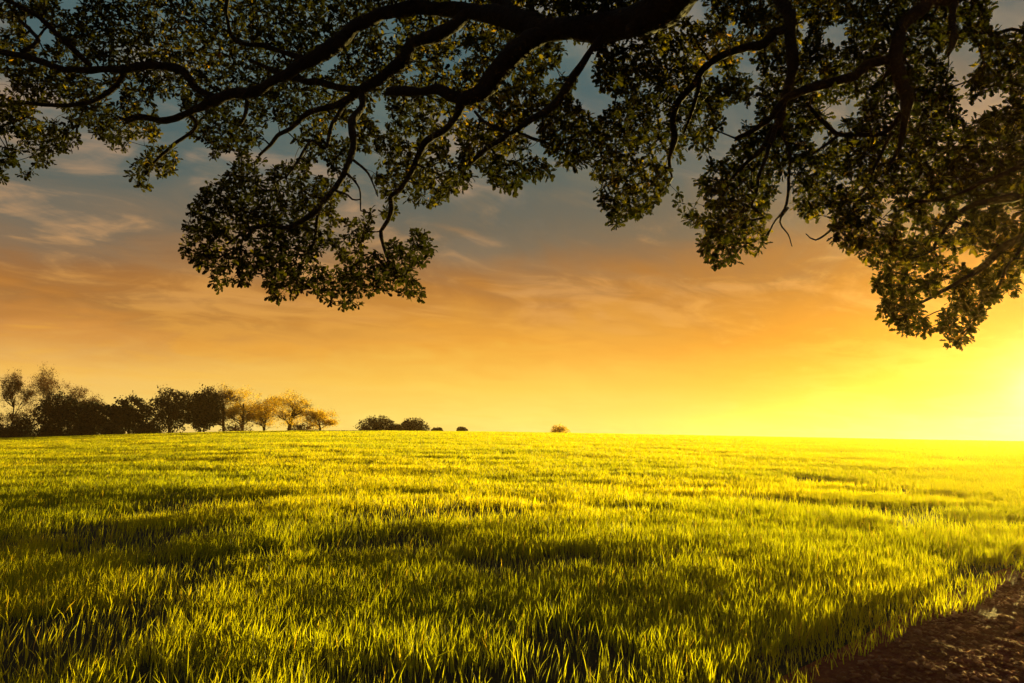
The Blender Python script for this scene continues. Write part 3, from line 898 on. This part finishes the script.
# nothing grows out of the bare fronts of the thick limbs: leaves there sit beyond the wood
LC = np.vstack([catmull(np.array(L, float), 4.0) for L in LIMBS.values()])
for q0 in range(0, len(cx), 2000):
    dq = np.sqrt((cx[q0:q0 + 2000, None] - LC[None, :, 0]) ** 2 + (cy_[q0:q0 + 2000, None] - LC[None, :, 1]) ** 2) - LC[None, :, 2] * 1.0 - 6
    hit = (dq < 0) & (LC[None, :, 2] > 1.9)
    need = np.where(hit, LC[None, :, 3] + 0.16, 0).max(1)
    dep[q0:q0 + 2000] = np.maximum(dep[q0:q0 + 2000], need + (need > 0) * rng.uniform(0, 0.5, len(need)))
CP = unproj(cx, cy_, dep)
n_front = len(CP)
# crown over and behind the camera
nb = 1500
bp = np.column_stack([rng.uniform(-4.5, 11, nb), rng.uniform(-9, 5.2, nb), rng.uniform(5.6, 10.8, nb)])
el_ = ((bp[:, 0] - 3.6) / 7.5) ** 2 + ((bp[:, 1] + 2.0) / 7.0) ** 2 + ((bp[:, 2] - 6.5) / 4.4) ** 2
bp = bp[(el_ < 1) & (el_ > 0.35)]
bp = bp[(bp[:, 2] - EYE) > np.maximum(bp[:, 1], 0) * 0.82 + 1.2]
CP = np.vstack([CP, bp])
print('clusters', len(CP))

# grow twigs: nearest skeleton node first
for C, ow in backC:
    node_p.append(C[::2, :3]); node_o.append(np.full(len(C[::2]), ow))
NPs = np.vstack(node_p); NOs = np.concatenate(node_o)
cap = 90000
nodes = np.zeros((cap, 3), np.float32); owner = np.zeros(cap, int); parent = np.full(cap, -1)
n0 = len(NPs); nodes[:n0] = NPs; owner[:n0] = NOs; nn_ = n0
from mathutils.kdtree import KDTree
kd = KDTree(n0)
for i in range(n0):
    kd.insert(NPs[i], i)
kd.balance()
dist0 = np.array([kd.find(p)[2] for p in CP])
order = np.argsort(dist0)
tips = np.full(len(CP), -1)
for q in order:
    p = CP[q].astype(np.float32)
    d = nodes[:nn_] - p
    dd = (d * d).sum(1)
    j = int(dd.argmin())
    D = math.sqrt(dd[j])
    if D > 0.48 and q < n_front:          # too far from any wood to be carried by it
        continue
    k = max(1, int(D / 0.11))
    a0 = nodes[j].copy()
    prev = j
    bow = rng.normal(0, 0.10, 3) * D; bow[2] += 0.10 * D
    for s in range(1, k + 1):
        t = s / k
        pt = a0 * (1 - t) + p * t + bow * (4 * t * (1 - t)) * 0.6
        if s < k:
            pt = pt + rng.normal(0, 0.010, 3)
        if nn_ >= cap: break
        nodes[nn_] = pt; owner[nn_] = owner[j]; parent[nn_] = prev; prev = nn_; nn_ += 1
    tips[q] = prev
held = tips >= 0
CP = CP[held]; tips = tips[held]
cnt = np.zeros(nn_)
for q in range(len(CP)):
    cnt[tips[q]] += 1
for i in range(nn_ - 1, n0 - 1, -1):
    if parent[i] >= 0: cnt[parent[i]] += cnt[i]
trad = 0.0032 * np.maximum(cnt, 1) ** 0.42
# twig meshes: prisms per segment, all vectorised
seg_i = np.arange(n0, nn_); seg_p = parent[seg_i]
A_ = nodes[seg_p].astype(float); B_ = nodes[seg_i].astype(float)
ra = np.where(seg_p < n0, trad[seg_i] * 1.3, trad[np.maximum(seg_p, 0)]); rb = trad[seg_i]
ra = np.minimum(ra, rb * 1.5)
dv = B_ - A_; dv /= np.linalg.norm(dv, axis=1)[:, None] + 1e-9
rf = np.where(np.abs(dv[:, 2:3]) < 0.9, np.array([[0, 0, 1.0]]), np.array([[1.0, 0, 0]]))
u_ = np.cross(dv, rf); u_ /= np.linalg.norm(u_, axis=1)[:, None]
v_ = np.cross(dv, u_)
ring = []
for a_ in (0, 2.094, 4.189):
    ring.append(A_ + (u_ * math.cos(a_) + v_ * math.sin(a_)) * ra[:, None])
for a_ in (0, 2.094, 4.189):
    ring.append(B_ + dv * rb[:, None] * 0.5 + (u_ * math.cos(a_) + v_ * math.sin(a_)) * rb[:, None])
TV = np.stack(ring, 1)
tf = np.array([[0, 1, 4, 3], [1, 2, 5, 4], [2, 0, 3, 5]])

# leaves round each tip
K = 14
tipo = owner[tips]
base_p = np.repeat(CP, K, 0)
twd = CP - nodes[np.maximum(parent[tips], 0)]
twd = twd / (np.linalg.norm(twd, axis=1)[:, None] + 1e-9)
dirs = rng.normal(0, 1, (len(base_p), 3)) + np.repeat(twd, K, 0) * 0.8
dirs[:, 2] -= 0.15
dirs /= np.linalg.norm(dirs, axis=1)[:, None]
lp = base_p + dirs * rng.uniform(0.0, 0.05, (len(base_p), 1)) - np.repeat(twd, K, 0) * rng.uniform(0, 0.08, (len(base_p), 1))
ll = rng.uniform(0.044, 0.098, len(base_p))
lt = np.repeat(np.clip(-0.12 + 1.0 * fbm(CP[:, 0] / 0.9 + CP[:, 1] * 0.5, CP[:, 2] / 0.7, 301, 2), 0, 1), K) + rng.normal(0, 0.16, len(base_p))  # clump noise puts shaded dark and sunlit gold into the leaf colour
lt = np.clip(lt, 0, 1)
lo = np.repeat(tipo, K)
for ow, tb in sorted(parts.items()):
    m_ = owner[seg_i] == ow
    if m_.any():
        n_ = int(m_.sum())
        F_ = tf[None] + (np.arange(n_) * 6)[:, None, None]
        tb.v.append(TV[m_].reshape(-1, 3)); tb.f.append(F_.reshape(-1, 4) + tb.n); tb.n += n_ * 6
    limb = tb.build('limb', M_bark, OAK, ORI)
    m_ = lo == ow
    if m_.any():
        v, f, tn = oak_leaves(rng, lp[m_], dirs[m_], ll[m_], lt[m_])
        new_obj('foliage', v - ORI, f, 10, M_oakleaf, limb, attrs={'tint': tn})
print('leaves', len(lp), 'twig segs', len(seg_i))

# ------------------------------------------------------------------ far trees
def leaf_faces(rng, pts, size):
    n = len(pts)
    a = rng.normal(0, 1, (n, 3)); a /= np.linalg.norm(a, axis=1)[:, None]
    b = np.cross(a, rng.normal(0, 1, (n, 3))); b /= np.linalg.norm(b, axis=1)[:, None]
    s = size * rng.uniform(0.6, 1.3, (n, 1))
    sh = rng.uniform(0.35, 0.8, (n, 1))
    V = np.stack([pts - a * s, pts + b * s * sh - a * s * .2, pts + a * s, pts - b * s * sh + a * s * .3], 1)
    F = (np.arange(n) * 4)[:, None] + np.arange(4)[None]
    return V.reshape(-1, 3), F


def far_tree(name, col, y, top_row, wpx, kind, seed, label, cat='tree', group=None, lean=0.0, low=0.12):
    rng = np.random.default_rng(seed)
    bx = float(unproj(col, 430, y)[0])
    bz = float(terrain(np.array([bx]), np.array([y]))[0])
    top = unproj(col, top_row, y)[2]
    H = max(top - bz, 0.8)
    Wd = wpx / FPX * y / 2
    root = empty(name, (bx, y, bz - 0.05))
    tag(root, label, cat, group)
    tb = Tubes()
    ends = []
    # branching skeleton
    def grow(p, d, L, r, lev):
        n = 4
        pts = [p]
        for k in range(n):
            d = d + rng.normal(0, 0.16 if lev else 0.05, 3); d[2] += 0.05
            d = d / np.linalg.norm(d)
            pts.append(pts[-1] + d * L / n)
        pts = np.array(pts)
        tb.add(pts, np.linspace(r, r * 0.55, n + 1), 6 if lev < 2 else 3, 0, rng, cap=False)
        ends.append((pts[-1], lev)); ends.append((pts[2], lev))
        if lev < maxlev:
            nb_ = rng.integers(3, 5) if lev < 2 else 3
            if lev == 0 and kind in ('sparse', 'gold'):
                nb_ = 8
            for _ in range(nb_):
                t = rng.uniform(0.35, 1.0) if lev else rng.uniform(0.22, 1.0)
                q = pts[min(n, int(t * n))]
                nd = d + rng.normal(0, 0.75, 3) * np.array([1, 1, 0.55]); nd[2] += 0.15 if lev else -0.35
                nd /= np.linalg.norm(nd)
                grow(q, nd, L * (rng.uniform(0.55, 0.8) if lev or kind not in ('sparse', 'gold') else rng.uniform(0.32, 0.5)), r * 0.5, lev + 1)
    if kind in ('sparse', 'gold'):
        maxlev = 5
        tr_h = H * 0.62
        d0 = np.array([lean, 0, 1.0])
        grow(np.array([0.0, 0, 0]), d0 / np.linalg.norm(d0), tr_h, 0.014 * H + 0.05, 0)
        P = np.array([e_[0] for e_ in ends]); lv = np.array([e_[1] for e_ in ends])
        # fit the skeleton into the photographed height and width
        top_now = P[:, 2].max(); wid_now = np.percentile(np.abs(P[:, 0]), 96)
        sc_ = np.array([Wd / wid_now * 0.95, Wd / wid_now * 0.95, H / top_now * 0.985])
        tb.v = [v * sc_ for v in tb.v]
        P = P * sc_
        P = P[lv >= 4]
        dens = 5 if kind == 'sparse' else 4
        pts = np.repeat(P, dens, 0) + rng.normal(0, 0.17 if kind == 'sparse' else 0.2, (len(P) * dens, 3))
        pts = pts[pts[:, 2] > H * low]
        pts[:, 2] *= H / np.percentile(pts[:, 2], 99)
        fx = Wd / np.percentile(np.abs(pts[:, 0] - pts[:, 0].mean()), 97); pts[:, 0] = (pts[:, 0] - pts[:, 0].mean() * 0.6) * fx
        tb.v = [np.column_stack([v[:, 0] * fx, v[:, 1], v[:, 2]]) for v in tb.v]
        m = 2600                                     # outer sprays that round the crown off
        dd = rng.normal(0, 1, (m, 3)); dd /= np.linalg.norm(dd, axis=1)[:, None]
        rad_ = (0.72 + 0.30 * vnoise(dd[:, 0] * 3 + seed, dd[:, 2] * 3 + 11, seed)) * rng.uniform(0.75, 1.0, m)
        q_ = dd * rad_[:, None] * np.array([Wd, Wd, H * 0.46]) + np.array([0, 0, H * 0.53])
        q_ = q_[vnoise(q_[:, 0] / 0.5 + 40, q_[:, 2] / 0.5 + q_[:, 1], seed + 5) > 0.58]
        pts = np.vstack([pts, q_])
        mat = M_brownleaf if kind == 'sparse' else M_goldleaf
        V, F = leaf_faces(rng, pts, 0.088)
    else:
        # full crown down to near the ground, its outline broken into bosses and hollows
        maxlev = 2
        grow(np.array([0.0, 0, 0]), np.array([lean, 0, 1.0]), H * 0.5, 0.03 * H + 0.04, 0)
        P0 = np.array([e_[0] for e_ in ends])
        k_ = np.array([Wd / max(np.abs(P0[:, 0]).max(), .1) * 0.7, Wd / max(np.abs(P0[:, 0]).max(), .1) * 0.7, H / P0[:, 2].max() * 0.85])
        tb.v = [v * k_ for v in tb.v]
        isb = kind != 'dense'
        m = 9000 if not isb else int(min(9000, 1500 + 700 * Wd * H))
        d = rng.normal(0, 1, (m, 3)); d /= np.linalg.norm(d, axis=1)[:, None]
        if kind in ('brushy', 'goldbush'):
            m = int(m * (0.22 if kind == 'brushy' else 0.42)); d = d[:m]
        if isb:
            d[:, 2] = np.abs(d[:, 2])
        th = np.arctan2(d[:, 1], d[:, 0])
        boss = 0.70 + 0.42 * vnoise(th * 2.2 + 20 + seed, d[:, 2] * 3.2 + seed, seed) + 0.12 * vnoise(th * 5 + 40, d[:, 2] * 7 + 9, seed + 3)
        rr = rng.random(m) ** 0.42
        c0 = H * (0.0 if isb else 0.50)
        pts = d * (rr * boss)[:, None] * np.array([Wd, Wd, H - c0]) + np.array([0, 0, c0])
        sp = rng.random(len(pts)) < 0.07
        pts[sp] = pts[sp] * rng.uniform(1.0, 1.12, (int(sp.sum()), 1))
        hol = vnoise(pts[:, 0] / 0.85 + seed, pts[:, 2] / 0.7 + pts[:, 1] * 0.5 + 50, seed + 7)
        pts = pts[hol > (0.33 if not isb else 0.18)]
        pts[:, 2] *= H / np.percentile(pts[:, 2], 99.6)
        pts[:, 0] *= Wd / np.percentile(np.abs(pts[:, 0]), 98.5)
        pts[:, 2] = np.maximum(pts[:, 2], 0.05)
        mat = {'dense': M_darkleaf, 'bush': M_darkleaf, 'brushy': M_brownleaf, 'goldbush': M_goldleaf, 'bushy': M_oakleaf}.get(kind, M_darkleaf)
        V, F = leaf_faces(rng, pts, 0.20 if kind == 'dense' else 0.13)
    tb.build('trunk', M_fbark, root)
    new_obj('crown', V, F, 4, mat, root, attrs={'tint': np.repeat(rng.random(len(F)), 4)})
    return root


G = 'trees standing along the field edge'
FAR = [
 # name, column, distance, top row, width, kind, seed, label
 ('broadleaf_tree', 11, 119, 373, 30, 'sparse', 1, 'thin brown-leaved tree at the far left end of the field edge'),
 ('broadleaf_tree', 45, 122, 370, 52, 'sparse', 2, 'tallest tree of the row, wide airy brown crown above dark bushes'),
 ('broadleaf_tree', 85, 123, 385, 42, 'sparse', 3, 'airy brown tree rising behind dark ones, right of the tallest tree'),
 ('bush', 22, 116, 415, 24, 'bush', 4, 'square dark bush at the foot of the left end trees'),
 ('broadleaf_tree', 60, 117, 394, 46, 'dense', 5, 'dark full tree in front of the tallest brown tree'),
 ('broadleaf_tree', 97, 118, 402, 38, 'dense', 6, 'low dark tree between two taller dark round trees'),
 ('broadleaf_tree', 129, 118, 396, 34, 'dense', 7, 'dark rounded tree with a pointed top, standing before a gap of sky'),
 ('broadleaf_tree', 170, 119, 389, 46, 'dense', 8, 'broadest dark round-topped tree in the middle of the row'),
 ('broadleaf_tree', 204, 119, 388, 32, 'dense', 9, 'tall narrow dark tree where the dark trees end'),
 ('broadleaf_tree', 224, 122, 388, 36, 'sparse', 10, 'half bare brown tree just right of the narrow dark tree'),
 ('broadleaf_tree', 242, 120, 387, 38, 'gold', 11, 'tall see-through golden tree, first of the backlit ones'),
 ('broadleaf_tree', 264, 121, 396, 36, 'gold', 12, 'slim golden tree with leaning forked stems'),
 ('broadleaf_tree', 289, 120, 392, 42, 'gold', 13, 'rounded golden tree with sky showing through its limbs'),
 ('broadleaf_tree', 320, 119, 409, 29, 'gold', 14, 'small round orange tree ending the row on the right'),
 ('bush', 378, 113, 416, 37, 'bush', 15, 'larger of two dark domed bushes on the field crest'),
 ('bush', 413, 113, 418, 30, 'bush', 16, 'smaller right-hand one of two dark domed bushes on the crest'),
 ('bush', 397, 114, 424, 16, 'bush', 17, 'little dark bush between the two domed bushes'),
 ('bush', 462, 113, 426.5, 11, 'bush', 18, 'tiny dark shrub alone on the crest'),
 ('bush', 437, 113, 428.5, 12, 'bush', 19, 'flat tiny shrub just right of the domed bushes'),
 ('bush', 560, 116, 424.5, 19, 'goldbush', 20, 'solitary pale golden domed bush in the middle of the crest'),
 ('bush', 5, 115, 425, 26, 'bush', 21, 'low dark bush at the left edge of the picture'),
 ('bush', 50, 115, 424, 26, 'bush', 22, 'low dark bush under the tallest tree'),
 ('bush', 83, 115, 424, 30, 'bush', 23, 'low dark bush under the low dark tree'),
 ('bush', 113, 115, 422, 24, 'bush', 24, 'low dark bush left of the pointed dark tree'),
 ('bush', 149, 116, 420, 26, 'bush', 25, 'low dark bush filling between the pointed and the broadest tree'),
 ('bush', 236, 117, 422, 30, 'brushy', 26, 'brown brushwood at the foot of the first golden tree'),
 ('bush', 300, 117, 423, 26, 'brushy', 27, 'brown brushwood between the last two golden trees'),
]
for a in FAR:
    far_tree(*a, cat='bush' if 'bush' in a[0] else 'tree', group=('bushes along the field edge' if 'bush' in a[0] else G))

# ------------------------------------------------------------------ haze
hm, t, out = mat_new('haze')
pv = t.add('ShaderNodeVolumePrincipled')
pv.inputs['Color'].default_value = (1.0, 0.64, 0.32, 1)
pv.inputs['Density'].default_value = HAZE
pv.inputs['Anisotropy'].default_value = 0.76
t.l.new(pv.outputs[0], out.inputs['Volume'])
x0, x1, yy0, yy1, z0, z1 = -405, 405, -400, 412, float(GZ.min()) - 1.0, 16.0
hv = [(x, y, z) for z in (z0, z1) for y in (yy0, yy1) for x in (x0, x1)]
hf = [0, 2, 3, 1, 4, 5, 7, 6, 0, 1, 5, 4, 2, 6, 7, 3, 0, 4, 6, 2, 1, 3, 7, 5]
haze = new_obj('haze', hv, hf, 4, hm)
tag(haze, 'thin golden evening haze over the field', 'haze', kind='stuff')
print('haze top', z1, 'ground', z0)
